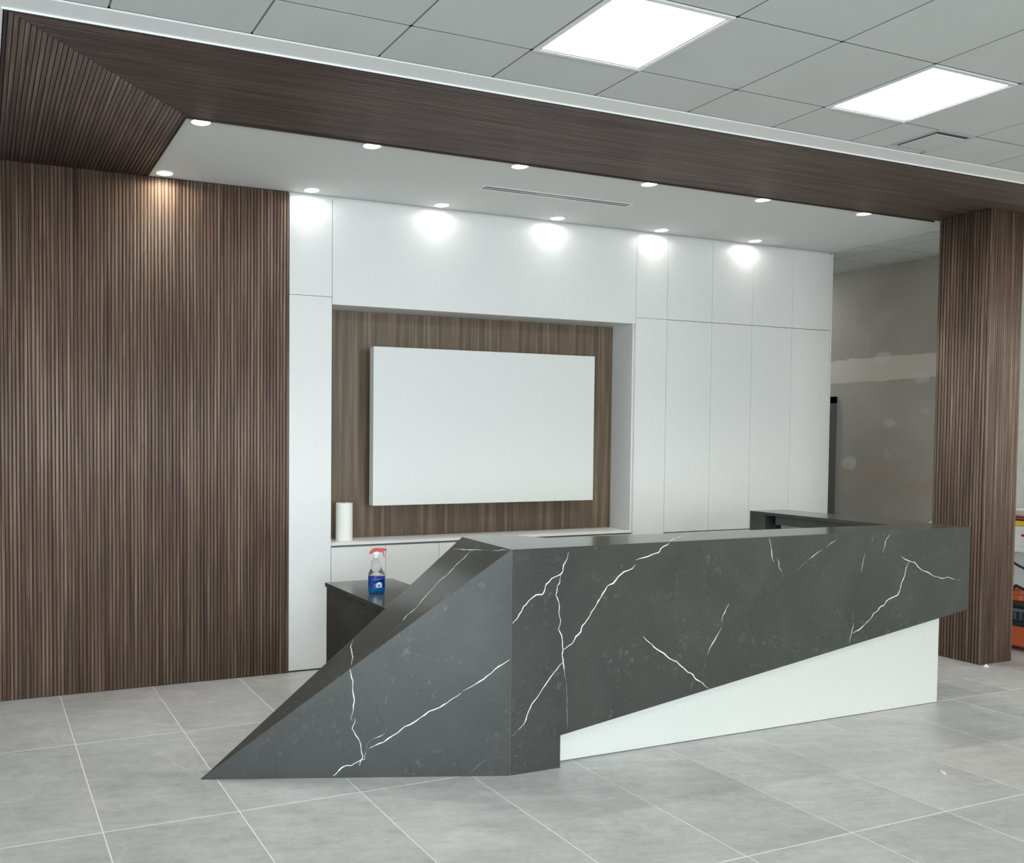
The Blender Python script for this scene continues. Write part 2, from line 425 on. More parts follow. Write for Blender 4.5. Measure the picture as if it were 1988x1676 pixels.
# ---- walls
wb = obj('wall_back', bmesh.new(), m_groove)
bm = bmesh.new(); abox(bm, XL, 2.085, YW, YW+.15, 0, 3.54); wb.data = mesh_from(bm, 'wall_back', m_groove)
tag(wb, 'back wall clad in vertical walnut slats left of the white cabinets', 'wall', kind='structure')
sx0 = -.035; nsl = int((2.092-sx0)/PITCH_S); p = (2.092-sx0)/nsl
slat_me = smooth_sides(mesh_from(add_slat(bmesh.new(), (0, 0, 0), (1, 0, 0), (0, -1, 0), (0, 0, 1), .004, 3.492), 'slat', m_walnut_z))
for k in range(nsl):
    obj('slat', slat_me, None, wb, (sx0+(k+.5)*p, YW, 0))
obj('plaster', box(XL, -.036, YW-.012, YW-.0005, 0, 3.5), m_paintw, wb, None)
wl = obj('wall_left', box(XL-.1, XL, YF, YW+.15, 0, 3.54), m_paintw); tag(wl, 'plain white wall at the left end of the room', 'wall', kind='structure')
wr = obj('wall_right', bmesh.new(), m_dry)
bm = bmesh.new(); abox(bm, XR, XR+.12, YF, 7.09, 0, 3.54); abox(bm, XR, XR+.12, 8.02, YB, 0, 3.54); abox(bm, XR, XR+.12, 7.09, 8.02, 2.13, 3.54)
wr.data = mesh_from(bm, 'wall_right', m_dry)
tag(wr, 'unpainted grey drywall with taped joint seen past the white cabinets', 'wall', kind='structure')
w3 = obj('wall_rear', box(2.085, XR, YB, YB+.1, 0, 3.54), m_dry); tag(w3, 'drywall closing the passage behind the cabinets', 'wall', kind='structure')
w4 = obj('wall_niche', box(2.085, 7.5, 6.98, 7.06, 0, 3.54), m_paintw); tag(w4, 'wall standing behind the white cabinet run', 'wall', kind='structure')
# shopfront wall behind the camera, with its window
wf = obj('wall_front', bmesh.new(), m_paintw)
bm = bmesh.new(); abox(bm, XL, XR, YF-.12, YF, 2.95, 3.54); abox(bm, XL, XR, YF-.12, YF, 0, .25); abox(bm, XL, -2.1, YF-.12, YF, .25, 2.95); abox(bm, 7.1, XR, YF-.12, YF, .25, 2.95)
wf.data = mesh_from(bm, 'wall_front', m_paintw); tag(wf, 'wall behind the camera with the shopfront window', 'wall', kind='structure')
wi = obj('window_1', bmesh.new(), m_darkmetal); bm = bmesh.new()
for k in range(6): x = -2.1+k*9.2/5; abox(bm, x-.03, x+.03, YF-.09, YF-.03, .25, 2.95)
abox(bm, -2.1, 7.1, YF-.09, YF-.03, .25, .31); abox(bm, -2.1, 7.1, YF-.09, YF-.03, 2.89, 2.95)
wi.data = mesh_from(bm, 'window_1', m_darkmetal); tag(wi, 'dark framed shopfront window behind the camera', 'window', kind='structure')
# door in the drywall, cut off by the cabinets
dr = thing('door_1', 'dark framed doorway in the grey drywall beside the white cabinets', 'door', (XR, 7.55, 0), kind='structure')
bm = bmesh.new(); abox(bm, -.03, .13, -.515, -.455, 0, 2.19); abox(bm, -.03, .13, .41, .47, 0, 2.19); abox(bm, -.03, .13, -.515, .47, 2.12, 2.19)
obj('door_frame', bm, m_darkmetal, dr)
obj('door_leaf', box(.03, .07, -.455, .41, .01, 2.12), plain('grey_door', srgb(128, 126, 120), .5), dr)

# ================================================================= WHITE JOINERY
# panelled surround of the niche
su = thing('niche_surround', 'white panelled surround framing the recessed walnut niche', 'wall panelling', (2.09, YW, 0))
G = .0030
ZT, ZS = 3.478, 2.765
part('panel', su, m_white, 2.095, 2.427-G, YW, YW+.02, ZS+G*.5, ZT, .0008)
part('panel', su, m_white, 2.095, 2.427-G, YW, YW+.02, .012, ZS-G*.5, .0008)
part('panel', su, m_white, 2.427+G*.3, 5.208-G, YW, YW+.02, 2.712, ZT, .0008)
part('panel', su, m_white, 5.208, 5.545-G, YW, YW+.02, ZS+G*.4, ZT, .0008)
part('panel', su, m_white, 5.208, 5.545-G, YW, YW+.02, .012, ZS-G*.4, .0008)
part('niche_side', su, m_white, 2.407, 2.427-G, YW+.02, 6.60, .924, 2.712)
part('niche_side', su, m_white, 5.1915, 5.208, YW+.02, 6.60, .924, 2.73)
part('niche_top', su, m_white, 2.427, 5.19, YW+.02, 6.60, 2.712, 2.73)
part('carcass', su, m_gapl, 2.085, 2.405, YW+.021, 6.97, .012, ZT)
part('carcass', su, m_gapl, 5.21, 5.541, YW+.021, 6.97, .012, ZT)
part('carcass', su, m_gapl, 2.405, 5.21, YW+.021, 6.60, 2.732, ZT)
part('cornice', su, m_soffit, 2.09, 5.545, YW+.018, YW+.06, ZT, 3.499)
part('plinth', su, m_gap, 2.095, 2.42, YW+.03, YW+.06, .0, .013)
# walnut back panel of the niche
bp_ = thing('niche_back_panel', 'flat walnut veneer board lining the back of the niche', 'wall panel', (3.8, 6.57, .94))
xs = [2.427, 2.90, 3.47, 4.04, 4.61, 5.19]
for a, b in zip(xs, xs[1:]):
    part('board', bp_, m_board, a+.0008, b-.0008, 6.572, 6.59, .943, 2.711, .0006)
# counter in the niche
ct = obj('niche_counter', box(-1.39, 1.375, 0, .29, -.020, 0, bev=.001), m_white_in, None, (3.815, YW-.008, .943))
tag(ct, 'white laminate counter along the bottom of the walnut niche', 'counter')
# low cabinets
lx = [2.427, 2.874, 3.332, 3.795, 4.260, 4.725, 5.205]
who = ['leftmost, behind the spray bottle', 'second from the left', 'third from left, cut off by stone slope', 'fourth, hidden by the desk', 'fifth, hidden by the desk', 'rightmost, hidden by the desk']
for k, (a, b) in enumerate(zip(lx, lx[1:])):
    t = thing('base_cabinet', 'white base cabinet under niche counter, '+who[k], 'cabinet', ((a+b)/2, 6.58, 0), 'base cabinets under the niche counter')
    part('door', t, m_white, a+G*.5, b-G*.5, YW+.001, YW+.019, .10, .908, .001)
    part('body', t, m_gapl, a, b, YW+.021, 6.93, .09, .919)
    part('plinth', t, m_gap, a, b, YW+.05, YW+.07, 0, .089)
# tall cabinets
tx = [5.545, 6.047, 6.520, 7.010, 7.500]
who = ['leftmost of the four, beside the niche', 'second of the four from the niche', 'third of the four from the niche', 'last of the four, at the free right end']
for k, (a, b) in enumerate(zip(tx, tx[1:])):
    t = thing('tall_cabinet', 'ceiling-high white handleless cabinet, '+who[k], 'cabinet', ((a+b)/2, 6.6, 0), 'ceiling-high white cabinets')
    part('upper_door', t, m_white, a+G*.5, b-G*.5, YW+.001, YW+.019, ZS+.0022, ZT, .001)
    part('middle_door', t, m_white, a+G*.5, b-G*.5, YW+.001, YW+.019, .912, ZS-.0022, .001)
    part('lower_door', t, m_white, a+G*.5, b-G*.5, YW+.001, YW+.019, .10, .902, .001)
    part('body', t, m_gapl, a, b-(.0 if k < 3 else 0), YW+.021, 6.97, .09, ZT)
    part('cornice', t, m_soffit, a, b, YW+.018, YW+.06, ZT, 3.499)
    part('plinth', t, m_gap, a, b, YW+.05, YW+.07, 0, .089)
    if k == 3: part('end_panel', t, m_white, 7.5015, 7.520, YW, 6.97, 0, 3.49, .001)
# floating white display panel
X0, X1, Z0, Z1, YP = 2.812, 4.872, 1.203, 2.430, 6.40
sp = thing('wall_display', 'large blank white display panel floating in the walnut niche', 'display', ((X0+X1)/2, YP, Z0))
part('panel', sp, m_screen, X0, X1, YP, YP+.075, Z0, Z1, .003)
part('bracket', sp, m_black, 3.2, 4.5, YP+.076, 6.571, 1.5, 2.15)

# ---- paper towel roll on the niche counter
pt = thing('paper_towel_roll', 'white paper towel roll standing on the niche counter', 'paper towel', (2.575, 6.415, .9435))
bm = bmesh.new(); revolve(bm, [(.058, 0), (.0605, .006), (.0605, .282), (.058, .288), (.022, .288), (.021, .10)], n=40)
obj('roll', bm, m_paper, pt, smooth=False)
bm = bmesh.new(); revolve(bm, [(.021, .11), (.021, .2885), (.0185, .2885), (.0185, .11)], n=24); obj('core', bm, plain('card_core', srgb(170, 140, 110), .9), pt)
bm = bmesh.new(); rows = []
for k in range(9):
    a = -1.25+k*.17; r = .0612+max(0, k-4)**1.5*.0022
    rows.append([(r*math.cos(a), r*math.sin(a))])
fr = [r[0] for r in rows]
va = [bm.verts.new((x, y, .0005)) for x, y in fr]; vb = [bm.verts.new((x*.985, y, .287)) for x, y in fr]
va2 = [bm.verts.new((x*.98, y*.98, .0005)) for x, y in fr]; vb2 = [bm.verts.new((x*.965, y*.98, .287)) for x, y in fr]
for k in range(8):
    bm.faces.new((va[k], va[k+1], vb[k+1], vb[k])); bm.faces.new((va2[k+1], va2[k], vb2[k], vb2[k+1]))
    bm.faces.new((vb[k], vb[k+1], vb2[k+1], vb2[k])); bm.faces.new((va[k+1], va[k], va2[k], va2[k+1]))
bm.faces.new((va[0], vb[0], vb2[0], va2[0])); bm.faces.new((va[-1], va2[-1], vb2[-1], vb[-1]))
obj('loose_sheet', bm, m_paper, pt)

# ================================================================= COLUMN
KX0, KX1, KY0, KY1 = 7.12, 7.50, 4.57, 4.985
co = thing('slatted_column', 'square column clad in vertical walnut slats at the right end of the desk', 'column', ((KX0+KX1)/2, (KY0+KY1)/2, 0))
cxm, cym = (KX0+KX1)/2, (KY0+KY1)/2
obj('core', box(KX0-cxm+.009, KX1-cxm-.009, KY0-cym+.009, KY1-cym-.009, 0, 3.490), m_groove, co)
def col_slats(length, fn, u, wv):
    n = int(round(length/PITCH_S)); p = length/n
    me = smooth_sides(mesh_from(add_slat(bmesh.new(), (0, 0, 0), u, wv, (0, 0, 1), .003, 3.489), 'slat', m_walnut_z))
    for k in range(n): obj('slat', me, None, co, fn((k+.5)*p))
col_slats(KY1-KY0, lambda s: (KX0-cxm+.009, KY0-cym+s, 0), (0, 1, 0), (-1, 0, 0))
col_slats(KX1-KX0, lambda s: (KX0-cxm+s, KY0-cym+.009, 0), (1, 0, 0), (0, -1, 0))
col_slats(KY1-KY0, lambda s: (KX1-cxm-.009, KY0-cym+s, 0), (0, 1, 0), (1, 0, 0))

# ================================================================= RECEPTION DESK
ZD = 1.165; YD = 3.945
desk = thing('reception_desk', 'long angular reception desk of dark grey veined stone on a white base', 'reception desk', (4.2, 4.2, 0))
def dpart(name, bm, mat, label=None, parent=None):
    o = obj(name, bm, mat, parent or desk)
    if parent is None: o.location = -desk.location
    if label: o['label'] = label
    return o
AF = Vector((2.507, YD, ZD)); AR = Vector((2.556, 4.545, ZD)); TIP = Vector((1.027, 4.478, 0)); P1 = Vector((2.507, YD, 0))
TH = .022
zb = lambda x: .172+(x-2.817)*(.622-.172)/(6.015-2.817)
fp = [(2.507, YD, 0.001), (2.817, YD, 0.001), (2.817, YD, zb(2.817)), (6.015, YD, .622), (6.015, YD, ZD+.0008), (2.507, YD, ZD+.0008)]
# front panel (sub-parts: veins)
front = dpart('front_panel', extrude_poly(fp, (0, .05, 0)), m_stone)
nside = (P1-TIP).cross(Vector((0, 0, 1))).normalized()   # outward (toward camera)
if nside.y > 0: nside = -nside
side = dpart('side_panel', extrude_poly([TIP, P1, AF], -nside*TH), m_stone)
slope_n = (AF-TIP).cross(AR-TIP).normalized()
if slope_n.z < 0: slope_n = -slope_n
slope = dpart('sloped_panel', extrude_poly([TIP+slope_n*.0006, AF+slope_n*.0006, AR+slope_n*.0006], -slope_n*TH), m_stone)
top = [(2.509, YD+.0505), (6.015, YD+.0505), (6.015, 5.43), (5.645, 5.43), (5.625, 4.225), (2.99, 4.335), (2.885, 4.545), (2.556, 4.545)]
topo = dpart('worktop', extrude_poly([(x, y, ZD+.0008) for x, y in top], (0, 0, -.024)), m_stone)
bm = bmesh.new(); abox(bm, 5.645, 5.69, 4.24, 5.18, 1.078, ZD-.024); dpart('inner_apron', bm, m_stone)
bm = bmesh.new(); abox(bm, 5.645, 6.01, 5.28, 5.43, .001, ZD-.024); dpart('end_leg', bm, m_stone)
bm = bmesh.new(); abox(bm, 5.99, 6.0149, 4.0, 5.28, .622, ZD-.024); dpart('right_panel', bm, m_stone)
dpart('rear_apron', extrude_poly([(2.99, 4.33, 1.05), (5.625, 4.222, 1.05), (5.625, 4.222, ZD-.024), (2.99, 4.33, ZD-.024)], (0, -.02, 0)), m_stone)
bm = bmesh.new(); abox(bm, 2.535, 2.56, 4.02, 4.545, .001, ZD-.03); dpart('inner_side', bm, m_stone)
m_edge = plain('mitre_line_highlight', (.17, .175, .165, 1), .3)  # pale glue line along the mitre, edge highlight put into its colour
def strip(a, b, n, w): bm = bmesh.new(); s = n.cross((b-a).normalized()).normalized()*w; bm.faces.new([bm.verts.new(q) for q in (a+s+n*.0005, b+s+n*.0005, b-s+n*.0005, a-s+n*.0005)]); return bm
dpart('mitre_joint_highlight', strip(TIP.lerp(AF, .02)+slope_n*.0006, AF+slope_n*.0006, slope_n, .0016), m_edge)
dpart('mitre_joint_highlight', strip(Vector((2.5085, YD, .002)), Vector((2.5085, YD, ZD)), Vector((0, -1, 0)), .0008), m_edge)
# white plinth
bs = [(2.80, 4.022, .004), (5.845, 4.022, .004), (5.845, 4.022, zb(5.845)+.10), (2.80, 4.022, zb(2.817)+.10)]
dpart('white_base', extrude_poly(bs, (0, .05, 0)), m_spk, 'white base panel')
bm = bmesh.new(); abox(bm, 5.80, 5.844, 4.075, 5.27, .004, 1.06); dpart('white_end', bm, m_spk, 'white end panel')
bm = bmesh.new(); abox(bm, 2.82, 5.84, 4.04, 4.065, 0, .004); dpart('plinth', bm, m_gap)

# low return table at the left end
rt_ = obj('return_top', box(-.2475, .2475, -.49, .50, -.028, 0, bev=.001), m_stone, desk, Vector((2.3875, 5.16, .760))-desk.location)
bm = bmesh.new(); abox(bm, 2.150, 2.185, 4.74, 5.655, .001, .7315); dpart('return_side', bm, m_stone)
bm = bmesh.new(); abox(bm, 2.20, 2.63, 4.76, 4.79, .2, .7315); dpart('return_modesty_panel', bm, m_stone)

# ---- veins: traced lines laid on the stone
def ray(px, py):
    return fw+rt2*((px-PPX)/FOC)-up2*((py-PPY)/FOC)
def onplane(px, py, p0, n):
    c0 = Vector((0, 0, CAMH)); d = ray(px, py); return c0+d*((p0-c0).dot(n)/d.dot(n))
def ribbon(bm, pts, n, w0, seed, proud=.0006, jitter=.003):
    rnd = random.Random(seed); P = []
    for a, b in zip(pts, pts[1:]):
        k = max(2, int((b-a).length/.022))
        for i in range(k):
            q = a.lerp(b, i/k); d = (b-a).normalized(); s = n.cross(d)
            P.append(q+s*(rnd.uniform(-1, 1)*jitter*(1 if i else .3)))
    P.append(pts[-1]); L = []
    for i, q in enumerate(P):
        d = (P[min(i+1, len(P)-1)]-P[max(i-1, 0)]).normalized(); s = n.cross(d).normalized()
        e = min(1, i/3, (len(P)-1-i)/3)*.8+.2
        w = w0*1.0*e*rnd.uniform(.45, 1.35)
        L.append((bm.verts.new(q+s*w/2+n*proud), bm.verts.new(q-s*w/2+n*proud)))
    for a, b in zip(L, L[1:]): bm.faces.new((a[0], b[0], b[1], a[1]))
B = lambda l: [(960+x/3.104, 980+y/3.104) for x, y in l]
Cc = lambda l: [(1440+x/3.566, 980+y/3.566) for x, y in l]
A = lambda l: [(380+x/2.6865, 1000+y/2.6865) for x, y in l]
nF = Vector((0, -1, 0))
def lay(parent, lines, p0, n, seed, faint=()):
    bm = bmesh.new()
    for k, (pl, w) in enumerate(lines): ribbon(bm, [onplane(x, y, p0, n) for x, y in pl], n, w, seed+k)
    o = obj('veining', bm, m_vein, parent); tag(o, kind='stuff')
    if faint:
        bm = bmesh.new()
        for k, (pl, w) in enumerate(faint): ribbon(bm, [onplane(x, y, p0, n) for x, y in pl], n, w, seed+50+k, .0005)
        o = obj('faint_veining', bm, m_vein2, parent); tag(o, kind='stuff')
lay(front, [
    (B([(445, 285), (440, 320), (415, 365), (412, 400), (400, 420), (345, 445), (310, 480), (303, 515), (287, 543), (250, 545), (205, 580), (175, 615), (150, 660), (128, 695), (107, 718)]), .0055),
    (B([(400, 425), (393, 465), (378, 490), (375, 530), (370, 545), (388, 590), (388, 650), (400, 700), (385, 750), (405, 790), (410, 840), (413, 875), (408, 910), (413, 950), (420, 1000), (427, 1050)]), .0052),
    (B([(413, 950), (395, 965), (360, 1010), (320, 1065), (290, 1110), (255, 1165), (225, 1200), (205, 1245), (190, 1295), (170, 1330), (140, 1360)]), .0052),
    (B([(415, 875), (435, 860), (465, 840), (490, 795), (520, 765), (530, 730), (560, 690), (600, 625), (625, 580), (650, 540), (680, 490), (715, 475), (745, 435), (780, 405), (830, 385), (850, 360)]), .0062),
    (B([(850, 335), (900, 320), (950, 300), (988, 290), (1000, 265), (1045, 240), (1052, 228)]), .006),
    (B([(895, 795), (930, 830), (975, 870), (1020, 895), (1050, 925), (1095, 945), (1140, 985), (1165, 1010), (1195, 1025), (1215, 1055), (1245, 1070), (1265, 1090), (1295, 1110)]), .0052),
    (B([(1412, 595), (1395, 630), (1375, 670), (1370, 710)]), .0045), (B([(1368, 742), (1340, 790), (1315, 835), (1295, 870), (1280, 905)]), .005),
    (Cc([(187, 228), (200, 280), (208, 330), (212, 375), (225, 395)]), .0042), (Cc([(245, 372), (257, 400), (260, 440), (275, 465)]), .0038),
    (Cc([(655, 245), (620, 265), (585, 300)]), .0042), (Cc([(555, 315), (520, 335), (490, 360), (462, 378)]), .0048),
    (Cc([(855, 330), (845, 370), (832, 430), (824, 470)]), .0032), (Cc([(1025, 205), (1000, 240), (990, 290), (975, 335)]), .0045),
    (Cc([(1105, 355), (1125, 375), (1160, 390), (1195, 400), (1220, 430), (1260, 460), (1300, 475), (1340, 500), (1380, 510), (1420, 503), (1475, 517)]), .0042),
    (Cc([(1160, 390), (1140, 435), (1128, 490), (1105, 540), (1095, 590), (1080, 625), (1040, 645), (1000, 668), (985, 695), (962, 705), (940, 735), (910, 755), (895, 785), (870, 810), (845, 835), (820, 860), (790, 875), (765, 890)]), .0052),
    (Cc([(770, 815), (772, 845), (759, 890), (750, 930), (744, 958)]), .0036),
], Vector((0, YD, 0)), nF, 100, [
    (B([(427, 1050), (435, 1110), (438, 1180), (438, 1350)]), .003), (B([(1195, 1060), (1188, 1090), (1175, 1115)]), .003), (B([(1272, 950), (1262, 980)]), .003),
    (B([(140, 1360), (120, 1385), (100, 1395)]), .003), (Cc([(658, 213), (655, 245)]), .003), (Cc([(462, 378), (430, 405), (370, 465)]), .003),
    (Cc([(908, 200), (905, 240), (890, 280)]), .0035), (Cc([(1180, 335), (1168, 365)]), .0035), (Cc([(765, 740), (770, 815)]), .003), (Cc([(1475, 517), (1530, 528)]), .003),
    (B([(300, 560), (308, 600)]), .003), (Cc([(275, 465), (290, 505)]), .003)])
lay(side, [
    (A([(806, 800), (808, 820), (820, 870), (820, 920), (828, 970), (822, 1020), (808, 1070)]), .0052),
    (A([(832, 1060), (832, 1080), (815, 1115), (835, 1150), (855, 1180), (862, 1220), (872, 1260), (860, 1285), (855, 1310)]), .0044),
    (A([(1638, 752), (1600, 780), (1560, 805), (1520, 840), (1480, 870), (1430, 900), (1392, 918)]), .0056),
    (A([(1388, 926), (1330, 965), (1270, 1005), (1215, 1025), (1150, 1075), (1090, 1105), (1030, 1150), (980, 1185), (930, 1205), (903, 1220)]), .0056),
    (A([(888, 1240), (880, 1275), (850, 1285), (810, 1308), (780, 1308), (750, 1330), (730, 1350), (712, 1362)]), .0055),
    (A([(985, 1140), (960, 1155), (925, 1168)]), .0036),
], TIP, nside, 200, [
    (A([(1000, 1110), (985, 1140)]), .003), (A([(925, 1168), (895, 1195), (888, 1240)]), .003), (A([(1040, 845), (1030, 880)]), .003), (A([(1220, 860), (1212, 885)]), .003),
    (A([(1160, 930), (1150, 942)]), .003), (A([(948, 1055), (944, 1082)]), .003), (A([(1520, 1270), (1470, 1310), (1430, 1355)]), .003), (A([(1010, 920), (985, 990)]), .003)])
lay(slope, [
    (A([(823, 652), (808, 690), (820, 740), (812, 785)]), .0052),
    (A([(1438, 183), (1400, 225), (1365, 255), (1310, 315), (1270, 345), (1230, 390), (1190, 435), (1150, 485), (1100, 525), (1085, 545), (1080, 555)]), .0056),
    (A([(1345, 180), (1370, 178), (1440, 183), (1500, 182)]), .004), (A([(1545, 186), (1580, 188), (1600, 182), (1632, 184)]), .0052),
    (A([(1445, 180), (1470, 165)]), .004),
], TIP+slope_n*.0006, slope_n, 300, [(A([(1470, 165), (1480, 155)]), .003), (A([(1500, 182), (1545, 186)]), .003)])
lay(topo, [(B([(1052, 225), (1085, 205), (1110, 197), (1140, 189)]), .008)], Vector((0, 0, ZD+.0008)), Vector((0, 0, 1)), 400,
    [([(1735, 1011), (1742, 1011.6), (1750, 1012.6)], .012)])

# ---- spray bottle
SB = (2.293, 5.155, .7606)
sb = thing('spray_bottle', 'clear spray bottle of blue cleaner with red trigger head on the dark table', 'spray bottle', SB)
sb.rotation_euler = (0, 0, -.34)
def shp(bm, prof, n=32, sq=3.0):
    rings = []
    for rx, ry, z, ox in prof:
        ring = []
        for k in range(n):
            a = 2*PI*k/n; c, s = math.cos(a), math.sin(a)
            ring.append(bm.verts.new((ox+rx*math.copysign(abs(c)**(2/sq), c), ry*math.copysign(abs(s)**(2/sq), s), z)))
        rings.append(ring)
    for a, b in zip(rings, rings[1:]):
        for k in range(n): bm.faces.new((a[k], a[(k+1) % n], b[(k+1) % n], b[k]))
    bm.faces.new(rings[0][::-1]); bm.faces.new(rings[-1]); return bm
body = [(.046, .030, 0, 0), (.051, .034, .008, 0), (.0535, .036, .03, 0), (.0535, .036, .085, 0), (.053, .0355, .118, 0), (.049, .033, .130, 0), (.040, .029, .145, -.003), (.034, .026, .165, -.005), (.031, .023, .185, -.006), (.024, .020, .203, -.006), (.016, .016, .214, -.005), (.0145, .0145, .224, -.004)]
obj('bottle', shp(bmesh.new(), body), m_clear, sb, smooth=True)
liq = [(rx-.003, ry-.003, max(z, .003), ox) for rx, ry, z, ox in body[:4]]+[(.0500, .0325, .108, 0)]
obj('liquid', shp(bmesh.new(), liq), m_liquid, sb, smooth=True)
obj('collar', shp(bmesh.new(), [(.0165, .0165, .220, -.004), (.0175, .0175, .223, -.004), (.0175, .0175, .242, -.004), (.0155, .0155, .247, -.004)], 24, 2.), m_white_in, sb, smooth=False)
hd = [(-.047, .246), (-.040, .262), (-.022, .278), (.0, .282), (.048, .280), (.052, .276), (.052, .266), (.030, .262), (.020, .254), (-.010, .248), (-.030, .250)]
head = obj('spray_head', extrude_poly([(x, -.012, z) for x, z in hd], (0, .024, 0)), m_spray, sb)
nk = [(-.020, .246), (-.022, .256), (.0, .262), (.018, .258), (.014, .246)]
obj('neck', extrude_poly([(x, -.0125, z) for x, z in nk], (0, .025, 0)), m_white_in, sb)
tr = [(.030, .263), (.038, .255), (.041, .240), (.047, .226), (.051, .228), (.046, .243), (.045, .256), (.040, .266)]
obj('trigger', extrude_poly([(x, -.006, z) for x, z in tr], (0, .012, 0)), m_spray, sb)
obj('nozzle', box(.052, .060, -.008, .008, .264, .278, bev=.001), m_spray, sb)
lb = obj('label', box(-.004, .030, -.0368, -.0361, .040, .066), m_label, sb, label if False else None)
bm = bmesh.new()
for k in range(7): abox(bm, .004+k*.0026, .0052+k*.0026+(k % 3)*.0005, -.0374, -.0369, .044, .060)
obj('barcode', bm, m_black, lb)
bm = bmesh.new(); abox(bm, .006, .024, -.0374, -.0369, .066, .069); abox(bm, .004, .026, -.0368, -.0361, .0665, .073)
obj('label_tab', bm, m_label, lb)

# ================================================================= CEILING FITTINGS
def led_panel(i, j, label, group='square LED panels in the ceiling grid'):
    x0, y1 = CX+i*CT, CYR-j*CT; x, y = x0+CT/2, y1-CT/2
    t = thing('ceiling_light', label, 'ceiling light', (x, y, 3.5), group)
    h = CT/2-.004; bm = bmesh.new()
    for (a, b, c, d) in ((-h, h, -h, -h+.020), (-h, h, h-.020, h), (-h, -h+.020, -h+.020, h-.020), (h-.020, h, -h+.020, h-.020)): abox(bm, a, b, c, d, -.006, .012)
    obj('frame', bm, m_white_in, t)
    bm = bmesh.new()
    g = h-.021
    for (a, b, c, d) in ((-g, g, -g, -g+.006), (-g, g, g-.006, g), (-g, -g+.006, -g+.006, g-.006), (g-.006, g, -g+.006, g-.006)): abox(bm, a, b, c, d, -.003, .010)
    obj('gasket', bm, m_gapl, t)
    obj('diffuser', box(-g+.006, g-.006, -g+.006, g-.006, 0, .008), m_panel, t)
for (i, j) in lighting_cells:
    if (i, j) == (2, 0): l = 'square LED ceiling panel glowing white, the nearer and larger of the two'
    elif (i, j) == (5, 0): l = 'square LED ceiling panel glowing white, the farther right one beside the vent'
    else: l = 'unseen square LED ceiling panel added to light the room around the camera'
    if j > 5:
        # set just under the plain far ceiling
        pass
    led_panel(i, j, l)

pl = thing('ceiling_light', 'unseen LED ceiling panel added to brighten the passage behind the tall cabinets', 'ceiling light', (8.11, 8.03, 3.5), 'square LED panels in the ceiling grid')
obj('diffuser', box(-.28, .28, -.28, .28, -.006, -.001), emit('added_passage_led', (.965, 1, .955, 1), 22.), pl)  # unseen glowing panel added to lift the drywall passage
names = ['left end', 'second', 'third', 'fourth', 'fifth', 'right end']
def downlight(x, y, label, group, watt, cone, blend, tint=(1, .985, .93)):
    t = thing('downlight', label, 'downlight', (x, y, 3.5), group)
    bm = bmesh.new(); n = 36
    prof = [(.067, 0.0), (.066, -.004), (.055, -.005), (.051, -.002), (.0505, .010)]
    rings = [[bm.verts.new((r*math.cos(2*PI*k/n), r*math.sin(2*PI*k/n), z)) for k in range(n)] for r, z in prof]
    for a, b in zip(rings, rings[1:]):
        for k in range(n): bm.faces.new((a[k], a[(k+1) % n], b[(k+1) % n], b[k]))
    me = mesh_from(bm, 'trim_ring', m_white_in)
    obj('trim_ring', me, None, t, smooth=True)
    bm = bmesh.new(); revolve(bm, [(.0495, 0), (.048, -.0035), (.040, -.0055)], n=32); obj('lens', bm, m_led, t)
    l = bpy.data.lights.new('downlight_beam', 'SPOT'); l.energy = watt; l.spot_size = math.radians(cone); l.spot_blend = blend; l.shadow_soft_size = .05
    l.color = tint
    o = bpy.data.objects.new('downlight_beam', l); o.location = (x, y, 3.485); C.objects.link(o)
for k in range(6):
    downlight(1.174+k*1.050, 5.105, 'round recessed downlight beside the slatted canopy, '+names[k]+' of the front row', 'front row of downlights', FRONT_ROW_W, 86, .9)
for k in range(6):
    lab = 'round recessed downlight washing the slatted wall, left end of the rear row' if k == 0 else 'round recessed downlight close above the white joinery, '+names[k]+' of the rear row'
    downlight(1.176+k*1.050, 6.185, lab, 'rear row of downlights', DOWN_W*4*PI*(2.4 if k == 0 else 1), 178, .25, (1, .92, .78) if k == 0 else (1, .985, .93))

# linear slot diffuser in the soffit
sd = thing('slot_diffuser', 'long white two-slot air diffuser set in the painted soffit', 'air vent', (3.94, 5.635, 3.5))
bm = bmesh.new()
for (a, b) in ((-.052, -.030), (-.007, .007), (.030, .052)): abox(bm, -.648, .648, a, b, -.002, .006)
abox(bm, -.648, -.632, -.03, .03, -.004, .006); abox(bm, .632, .648, -.03, .03, -.004, .006)
obj('frame', bm, m_white_in, sd)
obj('slot', box(-.632, .632, -.026, -.009, -.0026, .003), m_black, sd); obj('slot', box(-.632, .632, .009, .026, -.0026, .003), m_black, sd)
# square supply diffuser in the tile grid
cv = thing('ceiling_vent', 'small square air diffuser with a dropped plate in the ceiling tiles', 'air vent', (5.2325, 3.72, 3.5))
bm = bmesh.new()
for (a, b, c, d) in ((-.157, .157, -.148, -.130), (-.157, .157, .130, .148), (-.157, -.139, -.13, .13), (.139, .157, -.13, .13)): abox(bm, a, b, c, d, -.003, .012)
obj('frame', bm, m_tbar, cv)
obj('cavity', box(-.139, .139, -.130, .130, -.0005, .03), m_black, cv)
obj('plate', box(-.112, .137, -.100, .128, -.006, -.001), m_tile, cv)

